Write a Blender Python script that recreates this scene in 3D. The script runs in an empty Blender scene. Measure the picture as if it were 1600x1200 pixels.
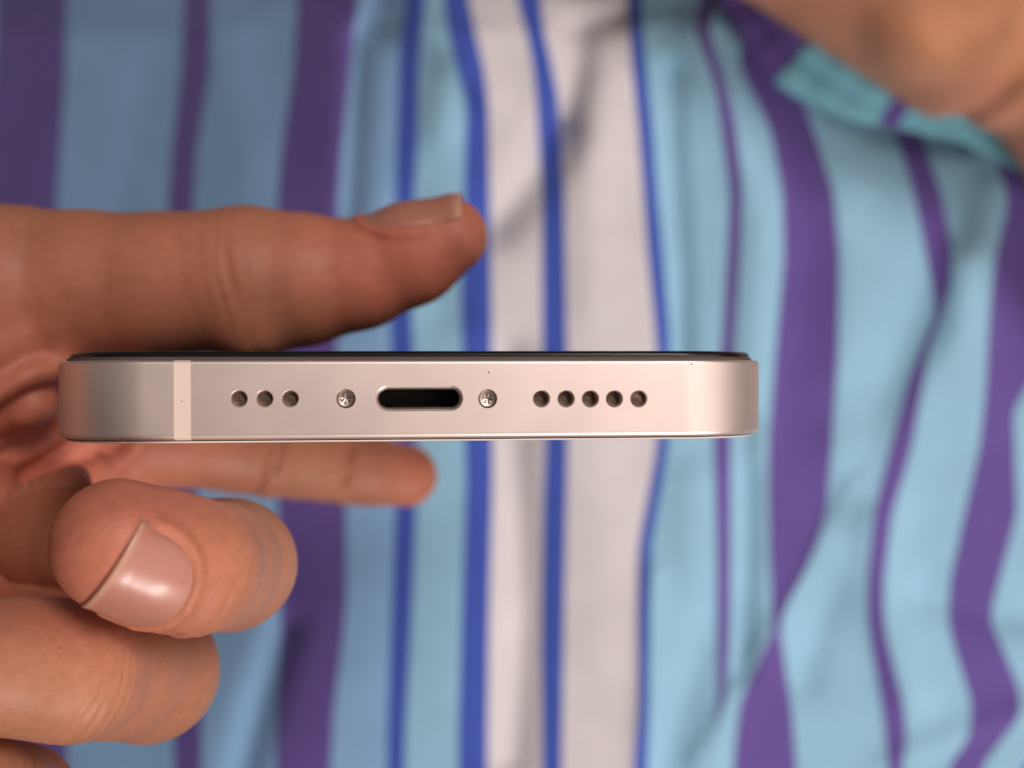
import bpy, bmesh, math, random
import numpy as np
from mathutils import Vector, Matrix

S = bpy.context.scene
C = S.collection
MM = 0.001
CAM_H = 0.340            # camera height above the cloth's base plane, metres
F = 1705.0               # focal length in pixels of the 1600 px wide photograph

# ------------------------------------------------------------------ camera
cam_d = bpy.data.cameras.new("camera")
cam = bpy.data.objects.new("camera", cam_d); C.objects.link(cam)
cam.location = (0, 0, CAM_H); cam.rotation_euler = (0, 0, 0)
cam_d.sensor_width = 36.0; cam_d.lens = 36.0 * F / 1600.0
cam_d.clip_start = 0.002; cam_d.clip_end = 20.0
cam_d.dof.use_dof = True; cam_d.dof.focus_distance = 0.1003
cam_d.dof.aperture_fstop = 17.0
cam_d.dof.aperture_blades = 0
S.camera = cam

# ------------------------------------------------------------------ world, lamps, exposure
w = bpy.data.worlds.new("World"); S.world = w; w.use_nodes = True
bg = w.node_tree.nodes["Background"]
bg.inputs[0].default_value = (0.98, 0.83, 0.80, 1); bg.inputs[1].default_value = 0.085

def lamp(name, d, dist, sx, sy, power, col):
    l = bpy.data.lights.new(name, 'AREA'); l.shape = 'RECTANGLE'; l.size = sx; l.size_y = sy
    l.energy = power; l.color = col
    o = bpy.data.objects.new(name, l); C.objects.link(o)
    d = Vector(d).normalized(); t = Vector((0, 0, 0.2))
    o.location = t + d * dist
    o.rotation_euler = d.to_track_quat('Z', 'Y').to_euler()
    return o
lamp("room_lamp", (0.42, -0.72, 0.52), 1.1, 0.38, 0.13, 8.5, (1.0, 0.93, 0.88))
lamp("room_lamp", (0.34, 0.45, 0.83), 1.1, 0.34, 0.30, 6.6, (1.0, 0.93, 0.88))
lamp("right_fill", (0.74, 0.0, 0.67), 1.3, 1.2, 1.2, 4.9, (1.0, 0.92, 0.87))  # added soft fill, stands for no real source; brightens the metal's right end
S.view_settings.view_transform = 'Standard'; S.view_settings.look = 'None'
S.view_settings.exposure = 0.1; S.view_settings.gamma = 1.0
S.render.engine = 'CYCLES'; S.cycles.use_denoising = True
S.cycles.max_bounces = 8

# ------------------------------------------------------------------ helpers
def P(px, py, d):
    """a pixel of the photograph at d millimetres from the camera -> mm, z up, camera at the origin"""
    return np.array([(px - 800.0) / F * d, -(py - 600.0) / F * d, -d])
def W(v):
    """camera mm -> world metres"""
    v = np.asarray(v, float)
    return v * MM + np.array([0, 0, CAM_H])
def tag(o, label=None, cat=None, group=None, kind=None):
    if label: o['label'] = label
    if cat: o['category'] = cat
    if group: o['group'] = group
    if kind: o['kind'] = kind
    return o
def mesh_obj(name, verts, faces, mat=None, parent=None, smooth=True, loc=None):
    me = bpy.data.meshes.new(name)
    me.from_pydata([tuple(map(float, v)) for v in verts], [], [tuple(map(int, f)) for f in faces])
    me.update()
    if smooth: me.shade_smooth()
    o = bpy.data.objects.new(name, me); C.objects.link(o)
    if mat: me.materials.append(mat)
    if parent: o.parent = parent
    return o
def grid_mesh(name, V, F4, mat, parent=None):
    me = bpy.data.meshes.new(name)
    me.vertices.add(len(V)); me.vertices.foreach_set("co", np.ascontiguousarray(V, np.float32).ravel())
    n = len(F4)
    me.loops.add(n * 4); me.loops.foreach_set("vertex_index", np.ascontiguousarray(F4, np.int32).ravel())
    me.polygons.add(n)
    me.polygons.foreach_set("loop_start", np.arange(0, 4 * n, 4, dtype=np.int32))
    me.update(calc_edges=True); me.validate(); me.shade_smooth()
    o = bpy.data.objects.new(name, me); C.objects.link(o)
    me.materials.append(mat)
    if parent: o.parent = parent
    return o

class Mat:
    def __init__(s, name):
        s.m = bpy.data.materials.new(name); s.m.use_nodes = True
        s.t = s.m.node_tree; s.b = s.t.nodes["Principled BSDF"]
    def n(s, typ, **kw):
        nd = s.t.nodes.new(typ)
        for k, v in kw.items():
            if k.startswith('i_'): nd.inputs[k[2:].replace('_', ' ')].default_value = v
            else: setattr(nd, k, v)
        return nd
    def l(s, a, b): s.t.links.new(a, b)
    def set(s, **kw):
        for k, v in kw.items(): s.b.inputs[k.replace('_', ' ')].default_value = v
        return s
def simple(name, col, rough=0.5, metal=0.0, **kw):
    m = Mat(name); m.set(Base_Color=(*col, 1), Roughness=rough, Metallic=metal, **kw); return m.m

# ------------------------------------------------------------------ materials
def metal_mat():
    m = Mat("anodised_aluminium")
    tc = m.n('ShaderNodeTexCoord')
    nz = m.n('ShaderNodeTexNoise', i_Scale=9000.0, i_Detail=2.0); m.l(tc.outputs['Object'], nz.inputs['Vector'])
    n2 = m.n('ShaderNodeTexNoise', i_Scale=160.0, i_Detail=4.0); m.l(tc.outputs['Object'], n2.inputs['Vector'])
    mx = m.n('ShaderNodeMix', data_type='RGBA')
    mx.inputs[6].default_value = (0.76, 0.61, 0.555, 1); mx.inputs[7].default_value = (0.82, 0.665, 0.61, 1)
    m.l(n2.outputs['Fac'], mx.inputs[0]); m.l(mx.outputs[2], m.b.inputs['Base Color'])
    mr = m.n('ShaderNodeMapRange'); mr.inputs[3].default_value = 0.41; mr.inputs[4].default_value = 0.50
    m.l(n2.outputs['Fac'], mr.inputs[0]); m.l(mr.outputs[0], m.b.inputs['Roughness'])
    bp = m.n('ShaderNodeBump', i_Strength=0.16, i_Distance=0.00004); m.l(nz.outputs['Fac'], bp.inputs['Height'])
    m.l(bp.outputs[0], m.b.inputs['Normal'])
    m.set(Metallic=0.90)
    return m.m
M_METAL = metal_mat()
M_STRIP = simple("antenna_plastic", (0.68, 0.52, 0.45), 0.5)
M_GLASS = simple("black_screen_glass", (0.006, 0.005, 0.006), 0.22, 0, Coat_Weight=0.0)
M_GASKET = simple("dark_gasket_plastic", (0.09, 0.06, 0.05), 0.6)
M_BACK = simple("pale_back_glass", (0.80, 0.68, 0.62), 0.12)
M_GAP = simple("dark_seam", (0.05, 0.03, 0.025), 0.6)
M_DARK = simple("port_cavity_black", (0.028, 0.017, 0.013), 0.45)
M_PORT = simple("port_rim_steel", (0.40, 0.31, 0.27), 0.32, 1.0)
M_PIN = simple("contact_pin_metal", (0.022, 0.014, 0.010), 0.5, 0.3)
M_SCREW = simple("screw_steel", (0.50, 0.41, 0.36), 0.32, 1.0)
M_DUST = simple("dust_speck", (0.08, 0.05, 0.045), 0.8)
def grille_mat():
    m = Mat("woven_speaker_mesh")
    tc = m.n('ShaderNodeTexCoord')
    mp = m.n('ShaderNodeMapping'); mp.inputs['Rotation'].default_value = (0, 0, 0.7)
    m.l(tc.outputs['Object'], mp.inputs['Vector'])
    ck = m.n('ShaderNodeTexChecker', i_Scale=8200.0); m.l(mp.outputs[0], ck.inputs['Vector'])
    ck.inputs['Color1'].default_value = (0.20, 0.14, 0.11, 1); ck.inputs['Color2'].default_value = (0.06, 0.04, 0.03, 1)
    m.l(ck.outputs['Color'], m.b.inputs['Base Color'])
    m.set(Metallic=0.6, Roughness=0.42); return m.m
M_GRILLE = grille_mat()

def skin_mat(name, base, red, sss=0.18):
    m = Mat(name)
    tc = m.n('ShaderNodeTexCoord')
    at = m.n('ShaderNodeAttribute', attribute_name="blush")
    n1 = m.n('ShaderNodeTexNoise', i_Scale=70.0, i_Detail=4.0); m.l(tc.outputs['Object'], n1.inputs['Vector'])
    n2 = m.n('ShaderNodeTexNoise', i_Scale=900.0, i_Detail=3.0); m.l(tc.outputs['Object'], n2.inputs['Vector'])
    a = m.n('ShaderNodeMix', data_type='RGBA'); a.inputs[6].default_value = (*base, 1); a.inputs[7].default_value = (*red, 1)
    m.l(at.outputs['Fac'], a.inputs[0])
    hs = m.n('ShaderNodeHueSaturation'); m.l(a.outputs[2], hs.inputs['Color'])
    mr = m.n('ShaderNodeMapRange'); mr.inputs[1].default_value = .3; mr.inputs[2].default_value = .7
    mr.inputs[3].default_value = 0.86; mr.inputs[4].default_value = 1.12; m.l(n1.outputs['Fac'], mr.inputs[0])
    m.l(mr.outputs[0], hs.inputs['Value'])
    mr3 = m.n('ShaderNodeMapRange'); mr3.inputs[1].default_value = .3; mr3.inputs[2].default_value = .7
    mr3.inputs[3].default_value = 0.93; mr3.inputs[4].default_value = 1.06; m.l(n2.outputs['Fac'], mr3.inputs[0])
    mu = m.n('ShaderNodeMix', data_type='RGBA', blend_type='MULTIPLY'); mu.inputs[0].default_value = 1.0
    m.l(hs.outputs[0], mu.inputs[6]); m.l(mr3.outputs[0], mu.inputs[7])
    m.l(mu.outputs[2], m.b.inputs['Base Color'])
    # skin lines: stretched cells
    mp = m.n('ShaderNodeMapping'); mp.inputs['Rotation'].default_value = (0.3, 0.2, 0.75); mp.inputs['Scale'].default_value = (1.0, 2.0, 1.2)
    m.l(tc.outputs['Object'], mp.inputs['Vector'])
    ds = m.n('ShaderNodeTexNoise', i_Scale=350.0, i_Detail=2.0); m.l(tc.outputs['Object'], ds.inputs['Vector'])
    ad = m.n('ShaderNodeVectorMath', operation='MULTIPLY_ADD'); ad.inputs[1].default_value = (0.0016,) * 3
    m.l(ds.outputs['Color'], ad.inputs[0]); m.l(mp.outputs[0], ad.inputs[2])
    vo = m.n('ShaderNodeTexVoronoi', feature='DISTANCE_TO_EDGE', i_Scale=1050.0); m.l(ad.outputs[0], vo.inputs['Vector'])
    cl = m.n('ShaderNodeMapRange'); cl.inputs[1].default_value = 0.0; cl.inputs[2].default_value = 0.35; m.l(vo.outputs['Distance'], cl.inputs[0])
    b1 = m.n('ShaderNodeBump', i_Strength=0.12, i_Distance=0.00016); m.l(cl.outputs[0], b1.inputs['Height'])
    b2 = m.n('ShaderNodeBump', i_Strength=0.12, i_Distance=0.00015); m.l(n2.outputs['Fac'], b2.inputs['Height'])
    m.l(b1.outputs[0], b2.inputs['Normal']); m.l(b2.outputs[0], m.b.inputs['Normal'])
    m.set(Roughness=0.5, Subsurface_Weight=sss, Subsurface_Scale=0.003)
    m.b.inputs['Subsurface Radius'].default_value = (1.0, 0.35, 0.2)
    m.b.inputs['Specular IOR Level'].default_value = 0.28
    return m.m
M_SKIN = skin_mat("brown_skin", (0.375, 0.155, 0.088), (0.53, 0.148, 0.096))
M_LIMB = skin_mat("limb_skin", (0.58, 0.255, 0.138), (0.61, 0.245, 0.138))
def nail_mat():
    m = Mat("fingernail")
    at = m.n('ShaderNodeAttribute', attribute_name="nail_v")
    r = m.n('ShaderNodeValToRGB'); e = r.color_ramp.elements
    e[0].position = 0.0; e[0].color = (0.46, 0.19, 0.14, 1); e[1].position = 0.90; e[1].color = (0.42, 0.168, 0.118, 1)
    y = e.new(0.05); y.color = (0.43, 0.178, 0.125, 1); e[0].color = (0.46, 0.22, 0.15, 1)  # paler cuticle stop paints in the glint along the skin fold
    x = e.new(0.965); x.color = (0.50, 0.25, 0.165, 1)
    m.l(at.outputs['Fac'], r.inputs[0]); m.l(r.outputs[0], m.b.inputs['Base Color'])
    m.set(Roughness=0.36, Subsurface_Weight=0.15, Subsurface_Scale=0.001, Coat_Weight=0.12, Coat_Roughness=0.2)
    return m.m
M_NAIL = nail_mat()
def cloth_mat():
    m = Mat("woven_striped_cotton")
    tc = m.n('ShaderNodeTexCoord')
    at = m.n('ShaderNodeAttribute', attribute_name="stripe")
    n1 = m.n('ShaderNodeTexNoise', i_Scale=45.0, i_Detail=5.0); m.l(tc.outputs['Object'], n1.inputs['Vector'])
    mr = m.n('ShaderNodeMapRange'); mr.inputs[1].default_value = .3; mr.inputs[2].default_value = .7
    mr.inputs[3].default_value = 0.92; mr.inputs[4].default_value = 1.06; m.l(n1.outputs['Fac'], mr.inputs[0])
    mu = m.n('ShaderNodeMix', data_type='RGBA', blend_type='MULTIPLY'); mu.inputs[0].default_value = 1.0
    m.l(at.outputs['Color'], mu.inputs[6]); m.l(mr.outputs[0], mu.inputs[7]); m.l(mu.outputs[2], m.b.inputs['Base Color'])
    wv = m.n('ShaderNodeTexWave', i_Scale=700.0, i_Distortion=0.6); m.l(tc.outputs['Object'], wv.inputs['Vector'])
    w2 = m.n('ShaderNodeTexWave', bands_direction='Y', i_Scale=700.0, i_Distortion=0.6); m.l(tc.outputs['Object'], w2.inputs['Vector'])
    ad = m.n('ShaderNodeMath', operation='ADD'); m.l(wv.outputs['Fac'], ad.inputs[0]); m.l(w2.outputs['Fac'], ad.inputs[1])
    b = m.n('ShaderNodeBump', i_Strength=0.3, i_Distance=0.0002); m.l(ad.outputs[0], b.inputs['Height']); m.l(b.outputs[0], m.b.inputs['Normal'])
    m.set(Roughness=0.85, Sheen_Weight=0.15); m.b.inputs['Specular IOR Level'].default_value = 0.2
    return m.m
M_CLOTH = cloth_mat()

# ------------------------------------------------------------------ striped cloth
# edges between stripes: (row, column) points of the photograph, at the cloth's own distance
B = [
 [(0,105),(110,102),(230,95),(330,88),(600,86),(1000,98),(1170,105)],
 [(0,287),(110,282),(170,276),(230,268),(330,262),(700,262),(1130,270),(1200,272)],
 [(0,330),(110,328),(170,318),(230,308),(330,302),(700,306),(1130,315)],
 [(0,465),(110,458),(230,440),(330,432),(770,433),(930,439),(1000,439),(1130,431)],
 [(0,560),(60,553),(110,548),(170,542),(230,535),(330,528),(550,526),(770,540),(930,542),(1000,536),(1100,522),(1200,517)],
 [(0,636),(60,629),(110,626),(230,622),(330,620),(500,612),(730,623),(930,615),(1130,608)],
 [(0,662),(60,655),(110,652),(230,650),(300,645),(470,640),(730,650),(1000,639),(1150,630)],
 [(0,692),(60,702),(110,715),(165,729),(230,727),(300,725),(470,720),(750,728),(930,722),(1130,716)],
 [(0,732),(60,745),(110,757),(165,763),(230,764),(330,766),(470,768),(750,770),(930,765),(1130,762)],
 [(0,807),(50,822),(100,832),(150,837),(200,840),(300,847),(550,847),(700,852),(800,848),(1000,845),(1200,847)],
 [(0,845),(50,850),(100,862),(150,872),(200,875),(300,882),(550,886),(700,887),(800,885),(1000,881),(1200,878)],
 [(0,980),(50,984),(100,987),(200,997),(300,1005),(400,1012),(500,1022),(550,1026),(690,1027),(750,1017),(850,998),(950,996),(1100,997),(1200,989)],
 [(0,1002),(50,1005),(100,1010),(200,1020),(300,1027),(400,1037),(500,1045),(550,1047),(690,1045),(750,1036),(850,1018),(950,1016),(1100,1015),(1200,1012)],
 [(0,1095),(50,1085),(100,1107),(150,1120),(200,1127),(300,1140),(400,1136),(550,1127),(620,1120),(700,1115),(850,1119),(1050,1120),(1115,1121),(1140,1117),(1200,1100)],
 [(0,1117),(50,1107),(100,1124),(150,1140),(200,1150),(300,1161),(400,1157),(550,1147),(700,1142),(950,1142),(1050,1138),(1100,1131),(1140,1119),(1200,1102)],
 [(0,1177),(50,1162),(100,1154),(150,1178),(200,1203),(300,1222),(400,1225),(550,1211),(700,1200),(850,1202),(950,1206),(985,1208),(1050,1177),(1100,1155),(1200,1145)],
 [(0,1240),(50,1240),(100,1236),(150,1253),(200,1270),(300,1303),(400,1312),(550,1310),(700,1300),(800,1292),(850,1277),(900,1255),(950,1227),(985,1219),(1050,1229),(1100,1237),(1200,1245)],
 [(0,1350),(100,1368),(200,1396),(300,1427),(350,1437),(400,1447),(450,1457),(490,1462),(550,1435),(600,1417),(700,1390),(800,1365),(900,1355),(960,1354),(1000,1359),(1100,1377),(1200,1388)],
 [(0,1365),(100,1384),(200,1437),(300,1470),(350,1482),(400,1489),(450,1485),(490,1472),(550,1450),(600,1442),(700,1425),(800,1395),(900,1382),(960,1381),(1000,1387),(1100,1412),(1150,1417),(1200,1410)],
 [(0,1500),(200,1540),(280,1566),(320,1575),(400,1555),(500,1545),(600,1540),(700,1530),(800,1507),(900,1485),(960,1480),(1000,1487),(1100,1518),(1150,1515),(1200,1480)],
 [(0,1560),(200,1660),(320,1650),(500,1652),(580,1620),(640,1584),(700,1586),(800,1590),(850,1577),(950,1550),(975,1550),(1020,1570),(1080,1594),(1120,1596),(1150,1570),(1200,1533)],
 [(0,1660),(300,1740),(600,1720),(900,1680),(1080,1690),(1150,1650),(1200,1594)],
]
PURP, ROY, LITE, WHIT, TEAL = (0.130,0.080,0.305), (0.048,0.088,0.41), (0.28,0.50,0.655), (0.62,0.575,0.59), (0.27,0.475,0.63)
LITE_SHADE = (0.25, 0.43, 0.68)  # pale stripes on the left, with the bluish shade there mixed into their colour
COLS = [LITE_SHADE, PURP, LITE_SHADE, PURP, LITE_SHADE, ROY, TEAL, ROY, WHIT, ROY, WHIT, ROY, LITE, PURP, LITE, PURP, LITE, PURP, LITE, PURP, LITE, ROY]
# COLS[i] is the stripe right of B[i]; PURP lies left of B[0]
rows = np.arange(-520, 1725, 7.0)
def smooth1(a, k=5):
    ker = np.hanning(k + 2)[1:-1]; ker /= ker.sum()
    return np.convolve(np.pad(a, k // 2, mode='edge'), ker, mode='valid')
BX = []
for b in B:
    ys = [p[0] for p in b]; xs = [p[1] for p in b]
    BX.append(smooth1(np.interp(rows, ys, xs), 7) + {5: -3, 6: 3}.get(len(BX), 0))
for i in range(1, len(BX)): BX[i] = np.maximum(BX[i], BX[i-1] + 1.0)
# the same pattern goes on outside the frame
left = [(-85, LITE), (-130, PURP), (-270, LITE), (-330, ROY), (-420, TEAL), (-470, ROY), (-560, WHIT), (-700, LITE)]
seq = [(np.full_like(rows, -1250.0), LITE)]
for off, colr in reversed(left): seq.append((BX[0] - 100 + off, colr))
seq.append((BX[0] - 112, PURP))
for bx, colr in zip(BX, COLS): seq.append((bx, colr))
last = BX[-1]
for off, colr in [(32, TEAL), (110, ROY), (150, WHIT), (230, ROY), (265, WHIT), (400, ROY), (425, LITE), (530, PURP), (560, LITE), (610, PURP), (700, LITE), (990, None)]:
    seq.append((last + off, colr))

def seg_dist(px, py, a, b):
    ax, ay = a; bx, by = b
    dx, dy = bx - ax, by - ay
    h = np.clip(((px - ax) * dx + (py - ay) * dy) / (dx * dx + dy * dy), 0, 1)
    qx, qy = px - (ax + h * dx), py - (ay + h * dy)
    side = np.sign(dx * (py - ay) - dy * (px - ax))
    return np.hypot(qx, qy), side
# folds: polyline, width, height toward the camera in mm, sharpness side (0 symmetric, +-1 steep on that side)
FOLDS = [
 ([(1330,760),(1260,900),(1180,1030),(1090,1190)], 34, 1.8, 1),
 ([(1290,930),(1255,1060)], 30, -2.4, 0),
 ([(1480,380),(1440,470),(1380,590),(1330,640)], 44, -2.3, 0),
 ([(1500,420),(1490,520),(1430,640),(1380,800)], 40, 4.0, 0),
 ([(905,60),(895,130),(872,230)], 26, -5.0, 0),
 ([(870,210),(820,290),(770,350)], 34, -6.5, 0),
 ([(940,140),(920,260),(930,480)], 45, 3.0, 0),
 ([(1045,120),(1050,260),(1060,420),(1062,560)], 20, -3.5, 0),
 ([(1090,60),(1150,200),(1190,340),(1180,560),(1175,700)], 34, 3.5, 0),
 ([(1165,660),(1165,840),(1158,1050)], 20, -3.5, 0),
 ([(1085,760),(1080,900)], 40, 2.5, 0),
 ([(1120,960),(1075,1070),(1030,1210)], 34, -3.2, 0),
 ([(1020,900),(1010,1100),(1000,1200)], 20, 2.5, 0),
 ([(445,980),(410,1090),(375,1220)], 26, -4.5, 0),
 ([(1250,120),(1310,260),(1330,420),(1320,700)], 50, 4.0, 0),
 ([(1365,830),(1380,950),(1420,1080)], 40, 3.5, 0),
 ([(1450,930),(1560,960),(1640,950)], 34, -3.5, 0),
 ([(1400,1190),(1500,1150),(1640,1100)], 26, 1.8, 1),
 ([(1560,300),(1530,420),(1520,620)], 40, 3.5, 0),
 ([(560,60),(555,160),(545,330)], 18, -3.5, 0),
 ([(700,110),(690,200)], 30, 3.0, 0),
 ([(650,330),(690,480)], 40, -3.0, 0),
 ([(640,30),(720,70),(760,150)], 30, 4.5, 0),
 ([(790,560),(800,700),(815,950),(800,1180)], 30, -5.0, 0),
 ([(600,10),(585,40)], 26, -7.0, 0),
 ([(900,40),(960,30)], 22, -4.0, 0),
 ([(1500,210),(1430,205),(1370,190),(1290,140)], 26, -5.0, 0),
 ([(60,600),(50,900)], 60, 3.0, 0),
 ([(350,60),(380,200),(390,330)], 50, 3.0, 0), ([(180,330),(230,120)], 40, -2.0, 0),
 ([(900,600),(940,800),(950,1000)], 60, 2.5, 0),
]
rng = np.random.default_rng(4)
WAVES = [(rng.uniform(-1, 1) * 0.012, rng.uniform(-1, 1) * 0.008, rng.uniform(0, 6.28), rng.uniform(0.2, 0.7)) for _ in range(10)]
def cloth_depth(px, py):
    h = np.zeros_like(px)
    for pl, wd, amp, st in FOLDS:
        best = np.full_like(px, 1e9); sd = np.zeros_like(px)
        for a, b in zip(pl[:-1], pl[1:]):
            d, s = seg_dist(px, py, a, b)
            m = d < best; best = np.where(m, d, best); sd = np.where(m, s, sd)
        ww = wd * np.where(sd * st > 0, 0.45, 1.0)
        h += amp * np.exp(-(best / ww) ** 2 * 0.9)
    for kx, ky, ph, am in WAVES: h += am * np.sin(kx * px + ky * py + ph)
    # the cloth rolls away over an edge along the top of the picture, more steeply on the left
    t = np.clip((52 + 8 * np.sin(px * 0.01) - py), 0, None)
    lw = 0.40 + 1.5 / (1 + np.exp((px - 470) / 60.0))
    h -= lw * np.minimum(t, 260) * 0.19 * np.minimum(1, t / 30.0)
    sp = lambda x, w: w * np.log1p(np.exp(np.clip(x / w, -30, 30)))
    lf = 1 / (1 + np.exp((px - 600) / 70.0)); tp = 1 / (1 + np.exp((py - 620) / 160.0))
    pc, yc = np.maximum(px, -150), np.maximum(py, -80)
    h -= sp(560 - pc, 60.0) * (0.045 + 0.20 * tp)  # slope added to turn the left cloth from the lamps, so it goes dark
    h -= sp(560 - yc, 120.0) * 0.03 * lf
    far = np.clip(np.maximum(np.abs(px - 800) - 900, np.abs(py - 600) - 700), 0, None)
    h -= 0.02 * far
    return 330.0 - h

cols_px, cols_c = [], []
for (xa, ca), (xb, cb) in zip(seq[:-1], seq[1:]):
    n = max(2, int(round(np.median(xb - xa) / 8.0)))
    for k in range(n):
        cols_px.append(xa + (xb - xa) * k / n); cols_c.append(ca)
cols_px.append(seq[-1][0])
PX = np.array(cols_px).T; PY = np.repeat(rows[:, None], PX.shape[1], axis=1)
D = cloth_depth(PX, PY)
V = np.stack([(PX - 800) / F * D, -(PY - 600) / F * D, -D], axis=-1)
nr, nc = PX.shape
idx = np.arange(nr * nc).reshape(nr, nc)
Q = np.stack([idx[1:, :-1], idx[1:, 1:], idx[:-1, 1:], idx[:-1, :-1]], axis=-1).reshape(-1, 4)
cloth = grid_mesh("striped_cloth", W(V.reshape(-1, 3)), Q, M_CLOTH)
tag(cloth, "rumpled cotton cloth with blue, purple and white stripes filling the background below the phone", "cloth")
ca = cloth.data.color_attributes.new("stripe", 'FLOAT_COLOR', 'CORNER')
fc = np.tile(np.array(cols_c, np.float32), (nr - 1, 1))
fc = np.concatenate([fc, np.ones((len(fc), 1), np.float32)], 1)
ca.data.foreach_set("color", np.repeat(fc, 4, axis=0).ravel())

# turned hem of the cloth, puffed, running along the limb at the upper right
def tube(name, pts, r, colf, mat, parent, nseg=14, flat=0.6):
    pts = np.array(pts, float); n = len(pts)
    tt = np.linspace(0, n - 1, 90)
    pp = np.stack([smooth1(np.interp(tt, range(n), pts[:, k]), 9) for k in range(3)], 1)
    rr = smooth1(np.interp(tt, range(n), r), 5)
    V, Fc, cc = [], [], []
    for i, p in enumerate(pp):
        tg = pp[min(i + 1, len(pp) - 1)] - pp[max(i - 1, 0)]; tg /= np.linalg.norm(tg)
        s = np.cross(tg, [0, 0, 1.0]); s /= np.linalg.norm(s); u = np.cross(s, tg)
        for k in range(nseg):
            a = 2 * math.pi * k / nseg
            V.append(p + rr[i] * (s * math.cos(a) + u * math.sin(a) * flat * (1 + 0.1 * math.sin(i * .7))))
    for i in range(len(pp) - 1):
        for k in range(nseg):
            Fc.append((i * nseg + k, i * nseg + (k + 1) % nseg, (i + 1) * nseg + (k + 1) % nseg, (i + 1) * nseg + k))
            cc.append(colf(tt[i] / (n - 1)))
    o = grid_mesh(name, W(np.array(V)), np.array(Fc), mat, parent)
    a = o.data.color_attributes.new("stripe", 'FLOAT_COLOR', 'CORNER')
    c4 = np.concatenate([np.array(cc, np.float32), np.ones((len(cc), 1), np.float32)], 1)
    a.data.foreach_set("color", np.repeat(c4, 4, axis=0).ravel())
    return o
HT = (0.20, 0.48, 0.58)
hem_c = lambda t: PURP if t < 0.30 else (HT if t < 0.60 else (PURP if t < 0.67 else HT))
tube("hem", [P(1130,-30,326), P(1185,60,322), P(1240,120,320), P(1330,165,320), P(1400,185,322), P(1500,205,324), P(1640,280,326)],
     [4, 5.2, 5.2, 4.4, 2.8, 2.6, 2], hem_c, M_CLOTH, cloth)
tube("hem", [P(1150,-60,324), P(1225,40,318), P(1268,82,316), P(1350,138,316), P(1410,168,318), P(1500,180,322), P(1640,260,326)],
     [4, 4.5, 4.4, 4.0, 2.8, 2.6, 2], hem_c, M_CLOTH, cloth)

# ------------------------------------------------------------------ signed-distance bodies (numpy surface nets)
def smin(a, b, k):
    h = np.clip(0.5 + 0.5 * (b - a) / k, 0, 1)
    return b + (a - b) * h - k * h * (1 - h)
def cone(Pt, a, b, ra, rb):
    """exact round cone: tangent-continuous where it meets its end spheres"""
    a = np.asarray(a, np.float32); ba = np.asarray(b, np.float32) - a
    l = float(np.sqrt(ba @ ba)); pa = Pt - a
    y = pa @ (ba / l); rho = np.sqrt(np.maximum((pa * pa).sum(-1) - y * y, 0))
    rr = max(-0.95 * l, min(0.95 * l, ra - rb))
    h = np.clip((y - rho * (rr / math.sqrt(l * l - rr * rr))) / l, 0, 1)
    return np.sqrt(rho * rho + (y - h * l) ** 2) - (ra + (rb - ra) * h)
def chain(Pt, nodes, k=1.5):
    d = None
    for (a, ra), (b, rb) in zip(nodes[:-1], nodes[1:]):
        c = cone(Pt, a, b, ra, rb); d = c if d is None else smin(d, c, k)
    return d
def surface_nets(fn, lo, hi, h):
    lo = np.array(lo); n = np.ceil((np.array(hi) - lo) / h).astype(int) + 1
    xs = [np.float32(lo[k] + h * np.arange(n[k])) for k in range(3)]
    G = np.empty(n, np.float32)
    for i0 in range(0, n[0], 24):
        X, Y, Z = np.meshgrid(xs[0][i0:i0+24], xs[1], xs[2], indexing='ij')
        G[i0:i0+24] = fn(np.stack([X, Y, Z], -1))
    neg = G < 0
    cnt = np.zeros(n - 1, np.int32)
    for dx in (0, 1):
        for dy in (0, 1):
            for dz in (0, 1):
                cnt += neg[dx:n[0]-1+dx, dy:n[1]-1+dy, dz:n[2]-1+dz]
    cells = np.argwhere((cnt > 0) & (cnt < 8))
    cid = -np.ones(n - 1, np.int64); cid[tuple(cells.T)] = np.arange(len(cells))
    acc = np.zeros((len(cells), 3)); num = np.zeros(len(cells))
    corners = [(x, y, z) for x in (0, 1) for y in (0, 1) for z in (0, 1)]
    for a in corners:
        for ax in range(3):
            if a[ax]: continue
            b = list(a); b[ax] = 1
            ga = G[tuple((cells + a).T)]; gb = G[tuple((cells + b).T)]
            m = (ga < 0) != (gb < 0)
            t = np.where(m, ga / np.where(m, ga - gb, 1), 0)
            p = np.tile(np.array(a, float), (len(cells), 1)); p[:, ax] = t
            acc += p * m[:, None]; num += m
    V = lo + h * (cells + acc / num[:, None])
    quads = []
    for ax in range(3):
        o1, o2 = (ax + 1) % 3, (ax + 2) % 3
        sl0 = [slice(None)] * 3; sl1 = [slice(None)] * 3
        sl0[ax] = slice(0, -1); sl1[ax] = slice(1, None)
        e = np.argwhere(neg[tuple(sl0)] != neg[tuple(sl1)])
        ok = (e[:, o1] > 0) & (e[:, o2] > 0) & (e[:, o1] < n[o1] - 1) & (e[:, o2] < n[o2] - 1)
        e = e[ok]
        flip = neg[tuple(e.T)]
        c = []
        for d1, d2 in ((-1, -1), (0, -1), (0, 0), (-1, 0)):
            q = e.copy(); q[:, o1] += d1; q[:, o2] += d2
            c.append(cid[tuple(q.T)])
        c = np.stack(c, 1)
        c[~flip] = c[~flip][:, ::-1]
        quads.append(c)
    return V, np.concatenate(quads)
def project(fn, V, it=2, eps=0.15):
    V = V.astype(np.float32)
    for _ in range(it):
        d = fn(V); g = np.stack([fn(V + e) - fn(V - e) for e in np.eye(3, dtype=np.float32) * eps], -1) / (2 * eps)
        g2 = (g * g).sum(-1); V = V - g * (np.clip(d, -0.6, 0.6) / np.maximum(g2, 0.2))[:, None]
    return V, g / np.sqrt(np.maximum(g2, 1e-6))[:, None]
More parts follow.
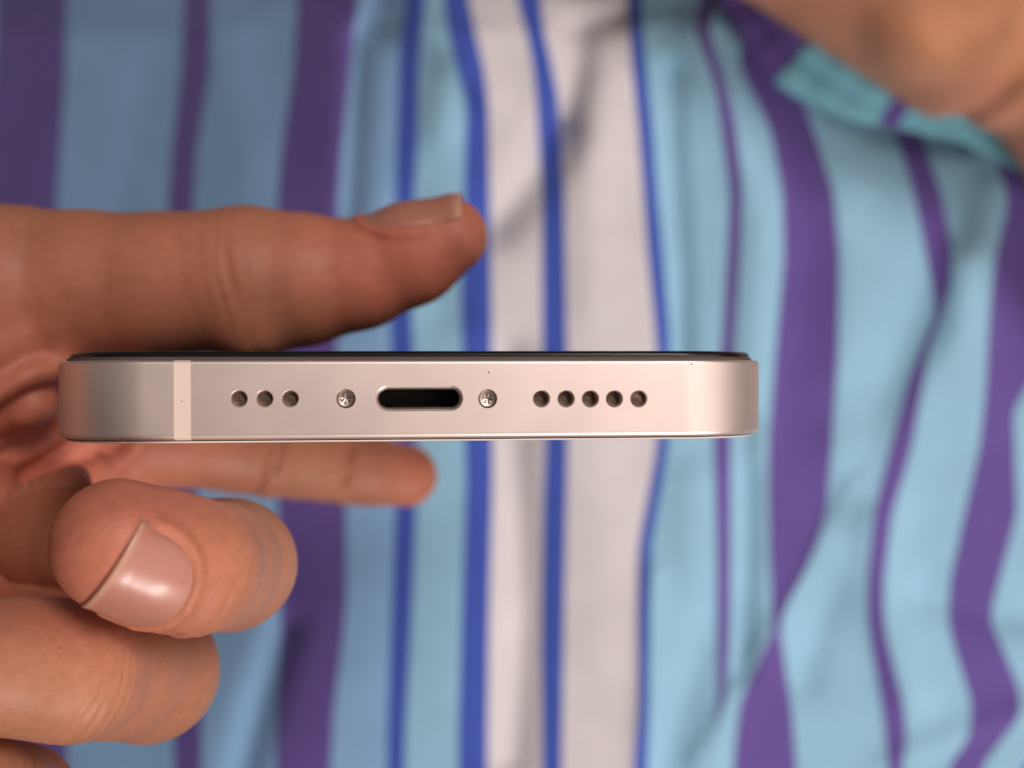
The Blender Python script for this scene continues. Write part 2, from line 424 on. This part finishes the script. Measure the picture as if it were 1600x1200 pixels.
def subdivide(V, Q):
    E = np.concatenate([Q[:, [0, 1]], Q[:, [1, 2]], Q[:, [2, 3]], Q[:, [3, 0]]])
    Es = np.sort(E, 1); key = Es[:, 0].astype(np.int64) * len(V) + Es[:, 1]
    uk, inv = np.unique(key, return_inverse=True)
    em = (V[uk // len(V)] + V[uk % len(V)]) / 2
    fm = V[Q].mean(1)
    n = len(Q); e = len(V) + inv.reshape(4, n); f = len(V) + len(uk) + np.arange(n)
    q = np.concatenate([np.stack([Q[:, k], e[k], f, e[(k + 3) % 4]], 1) for k in range(4)])
    return np.concatenate([V, em, fm]), q
def norm(v): v = np.asarray(v, float); return v / np.linalg.norm(v)

# ------------------------------------------------------------------ the hand that holds the phone
mid_tip, mid_dip, mid_pip = P(186,852,95), P(297,886,99.6), P(359,882,116)
mid_mcp = P(-170,800,150)
rin_tip, rin_dip, rin_pip, rin_mcp = P(-75,1030,93), P(110,1048,101), P(232,1050,116), P(-260,950,148)
pin_tip, pin_dip, pin_pip, pin_mcp = P(-130,1230,94), P(-45,1250,100), P(22,1262,112), P(-320,1110,142)
ind_tip, ind_dip, ind_pip, ind_mcp = P(634,743,192), P(525,727,186), P(405,706,178), P(90,668,162)
th_tip, th_ip, th_mcp, th_cmc = P(703,369,138), P(385,438,140), P(20,450,140), P(-330,520,128)
th_mid = P(560,430,139.5)
# nails: t toward the fingertip, n outward, b across; laid on the bare finger's own surface
def finger_bare_mid(Pt): return finger(Pt, mid_tip, mid_dip, mid_pip, mid_mcp, 5.75, 5.95, 6.7, 9.0)
def thumb_bare(Pt):
    th = chain(Pt, [(th_tip, 4.75), (P(642,399,139), 6.15), (th_mid, 6.75), (P(470,437,140), 8.3), (th_ip, 9.25), (P(250,444,140), 9.0), (P(140,446,140), 9.3), (th_mcp, 10.3), (th_cmc, 17)], 1.4)
    return smin(th, cone(Pt, P(392,512,137), P(396,515,141), 2.6, 2.6), 4.5)
class Nail:
    def __init__(s, fn, tip, joint, n0, half, s0, s1, droop=0.02):
        s.fn, s.tip, s.half, s.s0, s.s1, s.droop = fn, tip, half, s0, s1, droop
        s.t = norm(tip - joint); n0 = np.array(n0); s.n = norm(n0 - s.t * np.dot(n0, s.t)); s.b = np.cross(s.t, s.n)
    def wf(s, v):
        return np.where(v < 0.8, (1 - np.clip((0.8 - v) / 0.8, 0, 1) ** 2.2) ** (1 / 2.0), 1.0)
    def points(s, u, v, off):
        """u across -1..1 of the local width, v 0 cuticle .. 1 free edge"""
        ang = u * s.half * np.maximum(s.wf(v), 0.02)
        sl = s.s0 + v * (s.s1 - s.s0) - 0.9 * u * u * np.clip((v - .6) / .4, 0, 1)
        rad = s.n * np.cos(ang)[:, None] + s.b * np.sin(ang)[:, None]
        sc = np.minimum(sl, 0.6); base = s.tip + s.t * sc[:, None]
        r = np.full(len(u), 5.0)
        for _ in range(6): r = r - 0.9 * s.fn((base + rad * r[:, None]).astype(np.float32))
        ex = sl - sc
        r = r - s.droop * ex * ex
        return s.tip + s.t * sl[:, None] + rad * (r + off)[:, None]
def finger(Pt, tip, dip, pip, mcp, rt, rd, rp, rm, pulp=None):
    def mixp(a, b, t): return a + (b - a) * t
    nodes = [(tip, rt), (mixp(tip, dip, .55), (rt + rd) / 2 * 0.995), (dip, rd), (mixp(dip, pip, .5), (rd + rp) / 2 * 0.95), (pip, rp), (mixp(pip, mcp, .45), rp * 0.98), (mcp, rm)]
    return chain(Pt, nodes, 1.6)
NAILS = [Nail(finger_bare_mid, mid_tip, mid_dip, (0.50, -0.54, 0.68), math.radians(57), -5.4, 2.2, 0.05),
         Nail(thumb_bare, th_tip, th_mid, (-0.12, 0.94, 0.33), math.radians(60), -9.8, 3.5, 0.06)]
def lip(nl):
    v = np.concatenate([np.linspace(0.62, 0.0, 14), np.linspace(0.0, 0.62, 14)[1:]])
    u = np.array([-1.0] * 14 + [1.0] * 13) * 1.05
    return nl.points(u, v, np.where(v < .3, 0.05, -0.12))
FOLDS_N = [lip(nl) for nl in NAILS]
def hand_sdf(Pt):
    Pt = Pt.astype(np.float32)
    mid = finger_bare_mid(Pt)
    mid = smin(mid, chain(Pt, [(p, 0.26) for p in FOLDS_N[0]], 0.2), 0.9)
    rin = finger(Pt, rin_tip, rin_dip, rin_pip, rin_mcp, 5.4, 6.2, 7.0, 8.6)
    pin = finger(Pt, pin_tip, pin_dip, pin_pip, pin_mcp, 4.8, 5.4, 6.0, 7.6)
    ind = finger(Pt, ind_tip, ind_dip, ind_pip, ind_mcp, 5.5, 6.4, 7.1, 9.0)
    th = thumb_bare(Pt)
    th = smin(th, chain(Pt, [(p, 0.28) for p in FOLDS_N[1]], 0.2), 1.0)
    palm = smin(cone(Pt, P(-330,520,140), P(-360,820,150), 22, 21), cone(Pt, P(-420,600,110), P(-420,1000,128), 20, 17), 10)
    palm = smin(palm, cone(Pt, P(-180,620,168), P(-120,740,168), 12, 11), 8)
    # creased flesh between thumb and palm
    palm = smin(palm, cone(Pt, P(-70,815,142), P(140,708,150), 3.4, 2.8), 1.6)
    palm = smin(palm, cone(Pt, P(-60,560,141), P(40,590,136), 7.5, 4.8), 4.0)
    palm = smin(palm, cone(Pt, P(-60,900,152), P(190,745,166), 5.0, 4.0), 2.5)
    palm = smin(palm, cone(Pt, P(-70,716,141), P(82,655,146), 3.4, 2.8), 1.6)
    arm = cone(Pt, P(-420,700,130), P(-900,900,150), 24, 27)
    palm = smin(palm, arm, 14)
    d = smin(palm, th, 5.0)
    f4 = smin(smin(rin, pin, 0.7), mid, 0.7)
    d = smin(d, f4, 2.2)
    return smin(d, ind, 2.0)

V, Q = surface_nets(hand_sdf, (-150, -75, -200), (0, 32, -80), 1.15)
V, _ = project(hand_sdf, V, 2)
V, Q = subdivide(V, Q)
V, N = project(hand_sdf, V, 2)
# finer mesh only where the fingers are seen: second split of the whole, then detail along the normal
V, Q = subdivide(V, Q)
V, N = project(hand_sdf, V, 1)

def wnoise(Pt, f, seed):
    r = np.random.default_rng(seed); o = 0
    for _ in range(5):
        k = r.normal(size=3) * f; o = o + np.sin(Pt @ k + r.uniform(0, 6.28))
    return o / 5
disp = np.zeros(len(V))
def creases(joint, axis, face, rad, offs, depth, width, reach=None):
    """wrinkles across a joint on the side that looks along face"""
    global disp
    axis = norm(axis); face = norm(face - axis * np.dot(face, axis)); side = np.cross(axis, face)
    q = V - joint; s = q @ axis; fa = q @ face; sd = q @ side
    near = (np.linalg.norm(q, axis=1) < rad * 2.2)
    m = near * np.clip(fa / rad * 1.6, 0, 1)
    for o, dp, bow in offs:
        line = o + bow * (sd / rad) ** 2 + 0.35 * wnoise(V, 0.55, int(o * 100) % 97 + 3)
        ww = width * (1 + 0.35 * wnoise(V, 0.4, int(o * 37) % 53 + 5))
        disp -= m * dp * depth * np.exp(-((s - line) / ww) ** 2) * np.clip(0.75 + 0.9 * wnoise(V, 0.45, int(o * 71) % 61 + 9), 0.1, 1.4)
camdir = np.array([0, 0, 1.0])
creases(rin_dip, rin_dip - rin_tip, np.array([0.1, -0.5, 0.85]), 6.2, [(-1.6, .7, .8), (-.7, .6, .7), (0.3, 1, .5), (1.5, .9, .2), (2.6, .7, 0), (3.9, .8, -.3)], 0.20, 0.28)
creases(mid_dip, mid_dip - mid_tip, np.array([0.6, -0.5, 0.5]), 6.4, [(1.5, .6, .5), (3.0, .8, .4), (4.4, .8, .2), (5.8, .7, .2)], 0.24, 0.45)
creases(th_ip, th_ip - th_tip, np.array([0, 0.55, 0.8]), 9.0, [(-3.2, .5, .9), (-1.3, .7, .6), (0.4, 1.1, .4), (2.4, .4, .2), (4.8, .5, 0)], 0.08, 0.36)
creases(th_ip, th_ip - th_tip, np.array([0, -0.7, 0.7]), 9.0, [(-1.0, 1.0, .3)], 0.16, 0.6)
creases(th_mcp, th_mcp - th_ip, np.array([0, 0.2, 0.95]), 10.5, [(-5.5, .7, 1.2), (-2.5, .8, 1.2), (1.0, .9, 1.0), (4.0, .7, 1.0)], 0.12, 0.45)
creases(ind_dip, ind_dip - ind_tip, np.array([0, -0.2, 1.0]), 6.4, [(0, 2.2, .2)], 0.50, 0.9)
creases(ind_pip, ind_pip - ind_dip, np.array([0, -0.2, 1.0]), 7.1, [(-.8, 1.6, .2), (.8, 1.8, .2)], 0.50, 0.9)
# fingerprint ridges on the pulp of the curled finger
t, n, b = NAILS[0].t, NAILS[0].n, NAILS[0].b
q = V - mid_tip
pm = np.clip((-(q @ n) + 0.5 * (q @ t) - 0.5) / 3.0, 0, 1) * (np.linalg.norm(q, axis=1) < 8.5)
disp += pm * 0.018 * np.sin(2 * math.pi * (q @ norm(0.9 * n + 0.45 * t + 0.25 * b)) / 0.85 + 0.5 * wnoise(V, 0.3, 8))
disp += 0.10 * wnoise(V, 0.35, 1) + 0.02 * wnoise(V, 0.9, 2)
# folds of the palm where it closes round the phone's edge
vx, vy = 800 + F * V[:, 0] / -V[:, 2], 600 - F * V[:, 1] / -V[:, 2]
for a, b, dp in (((-60,668),(95,612),1.6), ((-60,790),(190,690),2.0), ((-60,740),(120,662),1.0), ((-40,880),(150,768),1.6), ((-40,600),(70,560),0.6), ((150,760),(260,700),1.0)):
    dd, _ = seg_dist(vx, vy + 8 * np.sin(vx * 0.03), a, b)
    mk = (-V[:, 2] > 128) * np.clip((250 - vx) / 60, 0, 1)
    disp -= mk * dp * np.exp(-(dd / 15.0) ** 2); disp += mk * 0.5 * dp * np.exp(-((dd - 38) / 20.0) ** 2)
V = V + N * disp[:, None]
blush = np.zeros(len(V))
for p, r, a in ((mid_tip - 1.5 * n, 9, 1.0), (P(650,400,138), 16, 0.9), (ind_tip, 8, 0.8), (ind_dip, 6, 0.4), (P(40,600,138), 14, 0.7), (P(60,700,155), 22, 0.9), (P(40,830,148), 26, 1.0), (P(250,470,140), 24, 0.35)):
    blush = np.maximum(blush, a * np.exp(-(np.linalg.norm(V - p, axis=1) / r) ** 2))
hand = grid_mesh("hand", W(V), Q, M_SKIN)
tag(hand, "left hand gripping the phone, thumb resting above the screen and fingers curled beneath", "hand")
ba = hand.data.attributes.new("blush", 'FLOAT', 'POINT'); ba.data.foreach_set("value", blush.astype(np.float32))

def make_nail(nl):
    nu, nv = 28, 36
    jj, ii = np.meshgrid(np.arange(nv + 1), np.arange(nu + 1), indexing='ij')
    v = (jj / nv).ravel(); u = (-1 + 2 * ii / nu).ravel()
    off = 0.08 + 0.38 * (1 - ((v - .55) / .55) ** 2) * (1 - u * u) - 0.28 * np.clip((np.abs(u) - 0.86) / 0.14, 0, 1) * np.clip((0.9 - v) / .2, 0, 1) - 0.25 * np.clip((0.07 - v) / 0.07, 0, 1)
    top = nl.points(u, v, off); m = len(top)
    V = np.concatenate([top, nl.points(u, v, off - 0.32)])
    idx = lambda j, i: j * (nu + 1) + i
    Fc = []
    for j in range(nv):
        for i in range(nu):
            Fc.append((idx(j, i), idx(j, i + 1), idx(j + 1, i + 1), idx(j + 1, i)))
            Fc.append(tuple(m + x for x in (idx(j, i), idx(j + 1, i), idx(j + 1, i + 1), idx(j, i + 1))))
    ring = [idx(0, i) for i in range(nu)] + [idx(j, nu) for j in range(nv)] + [idx(nv, i) for i in range(nu, 0, -1)] + [idx(j, 0) for j in range(nv, 0, -1)]
    for a, bb in zip(ring, ring[1:] + ring[:1]): Fc.append((bb, a, a + m, bb + m))
    o = grid_mesh("fingernail", W(V), np.array(Fc), M_NAIL, hand)
    bm = bmesh.new(); bm.from_mesh(o.data); bmesh.ops.recalc_face_normals(bm, faces=bm.faces); bm.to_mesh(o.data); bm.free()
    at = o.data.attributes.new("nail_v", 'FLOAT', 'POINT'); at.data.foreach_set("value", np.concatenate([v, v]).astype(np.float32))
    return o
for nl in NAILS: make_nail(nl)

# ------------------------------------------------------------------ bare limb in the upper right corner
def limb_sdf(Pt):
    a = cone(Pt, P(1180,-160,300), P(1530,56,300), 22, 22)
    a = smin(a, cone(Pt, P(900,-330,305), P(1180,-160,300), 24, 22), 6)
    a = smin(a, cone(Pt, P(1330,-330,278), P(1640,-110,280), 34, 36), 34)
    a = smin(a, cone(Pt, P(1440,40,281), P(1490,10,279), 9, 9), 12)
    b = cone(Pt, P(1662,122,303), P(2100,560,305), 22, 30)
    b = smin(b, cone(Pt, P(1700,90,290), P(1800,-160,284), 24, 30), 10)
    b = smin(b, cone(Pt, P(1850,200,290), P(2200,500,295), 32, 36), 14)
    d = smin(a, b, 3)
    cl = cone(Pt * np.float32([1, 1, 0]), P(1490,215,290) * np.array([1, 1, 0]), P(1600,90,284) * np.array([1, 1, 0]), 0, 0)
    d = d + 3.6 * np.exp(-(cl / 4.2) ** 2)
    return d + 0.3 * np.sin(Pt[..., 0] * 0.16 + Pt[..., 1] * 0.1) * np.sin(Pt[..., 1] * 0.13 + 1) 
V, Q = surface_nets(limb_sdf, (20, -45, -345), (240, 190, -230), 3.0)
V, _ = project(limb_sdf, V, 2); V, Q = subdivide(V, Q); V, N = project(limb_sdf, V, 1)
limb = grid_mesh("bare_limb", W(V), Q, M_LIMB)
tag(limb, "bare brown limb with a skin crease, lying on striped cloth in the corner", "limb")
ba = limb.data.attributes.new("blush", 'FLOAT', 'POINT')
ba.data.foreach_set("value", np.clip(0.5 + 0.8 * wnoise(V, 0.06, 5), 0, 1).astype(np.float32))

# ------------------------------------------------------------------ the phone
YAW, ROLL = math.radians(5.5), math.radians(0.2)
phone = bpy.data.objects.new("phone", None); C.objects.link(phone)
tag(phone, "pale silver smartphone held edge on, charging port and speaker holes facing the viewer", "phone")
PW, PL, PR = 69.25, 142.0, 10.0
T0, T1 = -3.62, 3.62               # frame bottom and top
PO = np.array([-8.4, -1.40, -100.0])
# local axes: x across, y toward the screen, z out of the bottom edge
phone.matrix_world = Matrix.Translation(Vector(W(PO))) @ Matrix.Rotation(ROLL, 4, 'Z') @ Matrix.Rotation(-(-YAW), 4, 'Y') @ Matrix.Scale(1, 4)
Rm = phone.matrix_world.to_3x3()
def face_x(px):
    """local x on the bottom face for a column of the photograph"""
    A = YAW; k = (px - 800) / F
    # X = PO.x + s cos A, d = 100 + s sin A
    return (k * 100 - PO[0]) / (math.cos(A) - k * math.sin(A))
def face_y(py, x): 
    d = 100 + x * math.sin(YAW)
    return -(py - 600) / F * d - PO[1] - x * math.sin(ROLL)
def pmesh(name, verts, faces, mat, parent=phone, smooth=False):
    return mesh_obj(name, np.array(verts, float) * MM, faces, mat, parent, smooth)
def outline(W_, L_, R_, inset=0.0, n=72):
    pts = []
    w2, r = W_ / 2 - inset, R_ - inset
    for cx, cz, a0 in ((w2 - r, -inset - r, 0), (-w2 + r, -inset - r, 90), (-w2 + r, -L_ + inset + r, 180), (w2 - r, -L_ + inset + r, 270)):
        for k in range(n + 1):
            a = math.radians(a0 + 90 * k / n); pts.append((cx + r * math.cos(a), cz + r * math.sin(a), math.cos(a), math.sin(a)))
    return pts
def arc(cx, cy, r, a0, a1, n): return [(cx + r * math.cos(math.radians(a0 + (a1 - a0) * k / n)), cy + r * math.sin(math.radians(a0 + (a1 - a0) * k / n))) for k in range(n + 1)]
rb, rt = 0.55, 0.35
prof = [(-2.2, T0)] + arc(-rb, T0 + rb, rb, -90, 0, 9) + arc(-rt, T1 - rt, rt, 0, 90, 8) + [(-2.2, T1)]
XA0, XA1 = face_x(271.5), face_x(298)
path = outline(PW, PL, PR)
# open path: from the right edge of the antenna gap round the phone to its left edge
top_right = [p for p in path]
order = top_right[73:] + top_right[:73]      # starts at the end of first corner -> left corner ... back to right corner
# order[0] is the start of the left bottom corner (x=-w2+r): walk left round, ending at first corner's end
path_open = [(XA0, 0, 0, 1)] + order + [(XA1, 0, 0, 1)]
def sweep(pth, prof, closed, off=0.0):
    V, Fc = [], []; n = len(prof)
    for (x, z, nx, nz) in pth:
        for (o, y) in prof: V.append((x + nx * (o + off), y, z + nz * (o + off)))
    m = len(pth)
    for i in range(m if closed else m - 1):
        a, b = i * n, ((i + 1) % m) * n
        for k in range(n): Fc.append((a + k, a + (k + 1) % n, b + (k + 1) % n, b + k))
    if not closed:
        Fc.append(tuple(range(n))[::-1]); Fc.append(tuple((m - 1) * n + k for k in range(n)))
    return V, Fc
def fixn(o):
    bm = bmesh.new(); bm.from_mesh(o.data); bmesh.ops.remove_doubles(bm, verts=bm.verts, dist=1e-7)
    bmesh.ops.recalc_face_normals(bm, faces=bm.faces); bm.to_mesh(o.data); bm.free()
# the path walks left corner -> far end -> right corner; its last leg runs along the bottom edge back to the strip
HOLES = [(373.5, 0.70), (413.5, 0.70), (453.5, 0.70), (846, 0.72), (884.5, 0.72), (922.5, 0.72), (960, 0.72), (998, 0.72)]
SCREWS = [540.5, 762]
FY = lambda px, py=623: face_y(py, face_x(px))
def lathe_cut(cx, cy, prof, n=40):
    V, Fc = [], []
    for (r, z) in prof:
        for k in range(n): V.append((cx + r * math.cos(2 * math.pi * k / n), cy + r * math.sin(2 * math.pi * k / n), z))
    for j in range(len(prof) - 1):
        for k in range(n): Fc.append((j * n + k, j * n + (k + 1) % n, (j + 1) * n + (k + 1) % n, (j + 1) * n + k))
    Fc.append(tuple(range(n))[::-1]); Fc.append(tuple((len(prof) - 1) * n + k for k in range(n)))
    return V, Fc
def stadium_ring(hw, hh, n=24):
    pts = []
    for sgn, a0 in ((1, -90), (-1, 90)):
        for k in range(n + 1):
            a = math.radians(a0 + 180 * k / n); pts.append((sgn * (hw - hh) + hh * math.cos(a), hh * math.sin(a)))
    return pts
def stadium_loft(cx, cy, secs, caps=True):
    V, Fc = [], []; n = len(stadium_ring(1, .5))
    for (hw, hh, z) in secs:
        for (x, y) in stadium_ring(hw, hh): V.append((cx + x, cy + y, z))
    for j in range(len(secs) - 1):
        for k in range(n): Fc.append((j * n + k, j * n + (k + 1) % n, (j + 1) * n + (k + 1) % n, (j + 1) * n + k))
    if caps: Fc.append(tuple(range(n))[::-1]); Fc.append(tuple((len(secs) - 1) * n + k for k in range(n)))
    return V, Fc
PXC = (face_x(589) + face_x(720.5)) / 2; PYC = FY(655, 622.5); PHW = (face_x(720.5) - face_x(589)) / 2; PHH = 0.98
CV, CF = [], []
def addc(vf):
    b = len(CV); CV.extend(vf[0]); CF.extend(tuple(b + i for i in f) for f in vf[1])
for px, r in HOLES:
    x = face_x(px); addc(lathe_cut(x, FY(px), [(r + .13, .3), (r + .13, .02), (r + .05, -.05), (r, -.14), (r, -3.2)]))
for px in SCREWS:
    x = face_x(px); addc(lathe_cut(x, FY(px), [(.90, .3), (.90, .01), (.84, -.07), (.84, -3.2)]))
addc(stadium_loft(PXC, PYC, [(PHW + .20, PHH + .20, .3), (PHW + .20, PHH + .20, .004), (PHW + .13, PHH + .13, -.05), (PHW, PHH, -.16), (PHW, PHH, -3.2)]))
# booleans run in millimetres, the result is scaled afterwards
V_, F_ = sweep(path_open, prof, False)
fr_o = mesh_obj("frame", V_, F_, M_METAL, None, False); fixn(fr_o)
ct_o = mesh_obj("cutter", CV, CF, None, None, False); fixn(ct_o)
md = fr_o.modifiers.new("holes", 'BOOLEAN'); md.operation = 'DIFFERENCE'; md.object = ct_o; md.solver = 'EXACT'
dg = bpy.context.evaluated_depsgraph_get(); dg.update()
nm = bpy.data.meshes.new_from_object(fr_o.evaluated_get(dg))
fr_o.modifiers.clear(); old = fr_o.data; fr_o.data = nm; nm.name = "frame"; bpy.data.meshes.remove(old)
cm = ct_o.data; bpy.data.objects.remove(ct_o); bpy.data.meshes.remove(cm)
nm.transform(Matrix.Scale(MM, 4)); nm.shade_flat(); fr_o.parent = phone
frame = fr_o

V_, F_ = sweep([(XA0, 0, 0, 1), (XA1, 0, 0, 1)], prof, False, 0.012)
o = pmesh("antenna_strip", V_, F_, M_STRIP); fixn(o)
o['label'] = "pale plastic strip crossing the frame left of the holes"
# front glass: gasket step, then black glass with a rounded rim
def plate(name, secs, mat):
    """closed plate from (inset, y) rings on the phone outline"""
    V, Fc = [], []; n = None
    for ins, y in secs:
        ring = outline(PW, PL, PR, ins, 40); n = len(ring)
        V += [(x, y, z) for (x, z, _, _) in ring]
    for j in range(len(secs) - 1):
        for k in range(n): Fc.append((j * n + k, j * n + (k + 1) % n, (j + 1) * n + (k + 1) % n, (j + 1) * n + k))
    Fc.append(tuple(range(n))[::-1]); Fc.append(tuple((len(secs) - 1) * n + k for k in range(n)))
    o = pmesh(name, V, Fc, mat, smooth=False); fixn(o); return o
plate("screen_gasket", [(0.75, T1 - .2), (0.75, T1 + .30), (1.1, T1 + .34)], M_GASKET)
plate("screen", [(0.95, T1 + .30)] + [(0.95 + .45 - .45 * math.cos(a), T1 + .42 + .42 * math.sin(a)) for a in np.linspace(0, math.pi / 2, 8)], M_GLASS)
plate("back_seam", [(0.70, T0 + .2), (0.70, T0 - .09)], M_GAP)
plate("back_panel", [(0.55 + .3 - .3 * math.cos(a), T0 - .10 - .16 * math.sin(a)) for a in np.linspace(0, math.pi / 2, 6)], M_BACK)
# speaker and microphone meshes at the bottom of the round holes
proto = None
for px, r in HOLES:
    n = 24
    V_ = [(0, 0, 0.06)] + [(0.76 * math.cos(2 * math.pi * k / n), 0.76 * math.sin(2 * math.pi * k / n), 0) for k in range(n)] + \
         [(0.76 * math.cos(2 * math.pi * k / n), 0.76 * math.sin(2 * math.pi * k / n), -.3) for k in range(n)]
    if proto is None:
        F_ = [(0, 1 + k, 1 + (k + 1) % n) for k in range(n)] + [(1 + k, 1 + n + k, 1 + n + (k + 1) % n, 1 + (k + 1) % n) for k in range(n)]
        proto = pmesh("speaker_mesh", V_, F_, M_GRILLE); o = proto
    else:
        o = proto.copy(); C.objects.link(o); o.parent = phone
    o.location = Vector((face_x(px), FY(px), -0.75 if px > 990 else (-1.25 if px > 800 else -0.95))) * MM
# pentalobe screws
def screw_mesh():
    n = 60
    star = lambda k, s=1.0: (0.34 + 0.10 * math.cos(5 * 2 * math.pi * k / n)) * s
    rings = []
    rings.append([(0.78, -0.55)] * n); rings.append([(0.78, -0.06)] * n); rings.append([(0.70, 0.0)] * n); rings.append([(0.52, -0.03)] * n)
    rings.append([(star(k), -0.05) for k in range(n)]); rings.append([(star(k, .94), -0.34) for k in range(n)]); rings.append([(0.06, -0.42)] * n)
    V, Fc = [], []
    for rg in rings:
        for k, (r, z) in enumerate(rg): V.append((r * math.cos(2 * math.pi * k / n), r * math.sin(2 * math.pi * k / n), z))
    for j in range(len(rings) - 1):
        for k in range(n): Fc.append((j * n + k, j * n + (k + 1) % n, (j + 1) * n + (k + 1) % n, (j + 1) * n + k))
    Fc.append(tuple((len(rings) - 1) * n + k for k in range(n)))
    return V, Fc
sp = None
for px, ro in zip(SCREWS, (0.3, 0.9)):
    if sp is None: V_, F_ = screw_mesh(); sp = pmesh("screw", V_, F_, M_SCREW); o = sp
    else: o = sp.copy(); C.objects.link(o); o.parent = phone
    o.location = Vector((face_x(px), FY(px), -0.16)) * MM; o.rotation_euler = (0, 0, ro)
# charging port: bright lip, dark cavity, contact row
V_, F_ = stadium_loft(PXC, PYC, [(PHW - .02, PHH - .02, -.20), (PHW - .14, PHH - .14, -.30), (PHW - .16, PHH - .16, -1.3), (PHW + .2, PHH + .2, -1.35), (PHW + .2, PHH + .2, -2.1)], caps=False)
port = pmesh("charging_port", V_, F_, M_PORT)
V_, F_ = stadium_loft(PXC, PYC, [(PHW - .155, PHH - .155, -1.0), (PHW - .2, PHH - .2, -6.5)])
F_ = F_[:-2] + [F_[-1]]
o = pmesh("cavity", V_, F_, M_DARK, port)
for k in range(8):
    x = PXC + (k - 3.5) * 0.62
    b = [(x - .2, PYC - .80, -4.2), (x + .2, PYC - .80, -4.2), (x + .2, PYC - .66, -4.2), (x - .2, PYC - .66, -4.2), (x - .2, PYC - .80, -5), (x + .2, PYC - .80, -5), (x + .2, PYC - .66, -5), (x - .2, PYC - .66, -5)]
    pmesh("contact_pin", b, [(0, 1, 2, 3), (4, 7, 6, 5), (0, 4, 5, 1), (3, 2, 6, 7), (0, 3, 7, 4), (1, 5, 6, 2)], M_PIN, port)
# dust specks and a nick in the metal near the right end
def speck(px, py, r, z=0.0, seed=0):
    rg = random.Random(seed); n = 7; x = face_x(px); y = face_y(py, x)
    V = [(x, y, z + r * .5)] + [(x + r * rg.uniform(.6, 1.1) * math.cos(6.283 * k / n), y + r * rg.uniform(.6, 1.1) * math.sin(6.283 * k / n), z - .01) for k in range(n)]
    return pmesh("dust_speck", V, [(0, 1 + k, 1 + (k + 1) % n) for k in range(n)], M_DUST)
speck(764, 582, .13, 0, 1); speck(797, 587, .06, 0, 2); speck(284, 627, .10, .012, 3); speck(849, 660, .05, 0, 4); speck(1081, 569, .09, 0, 5)
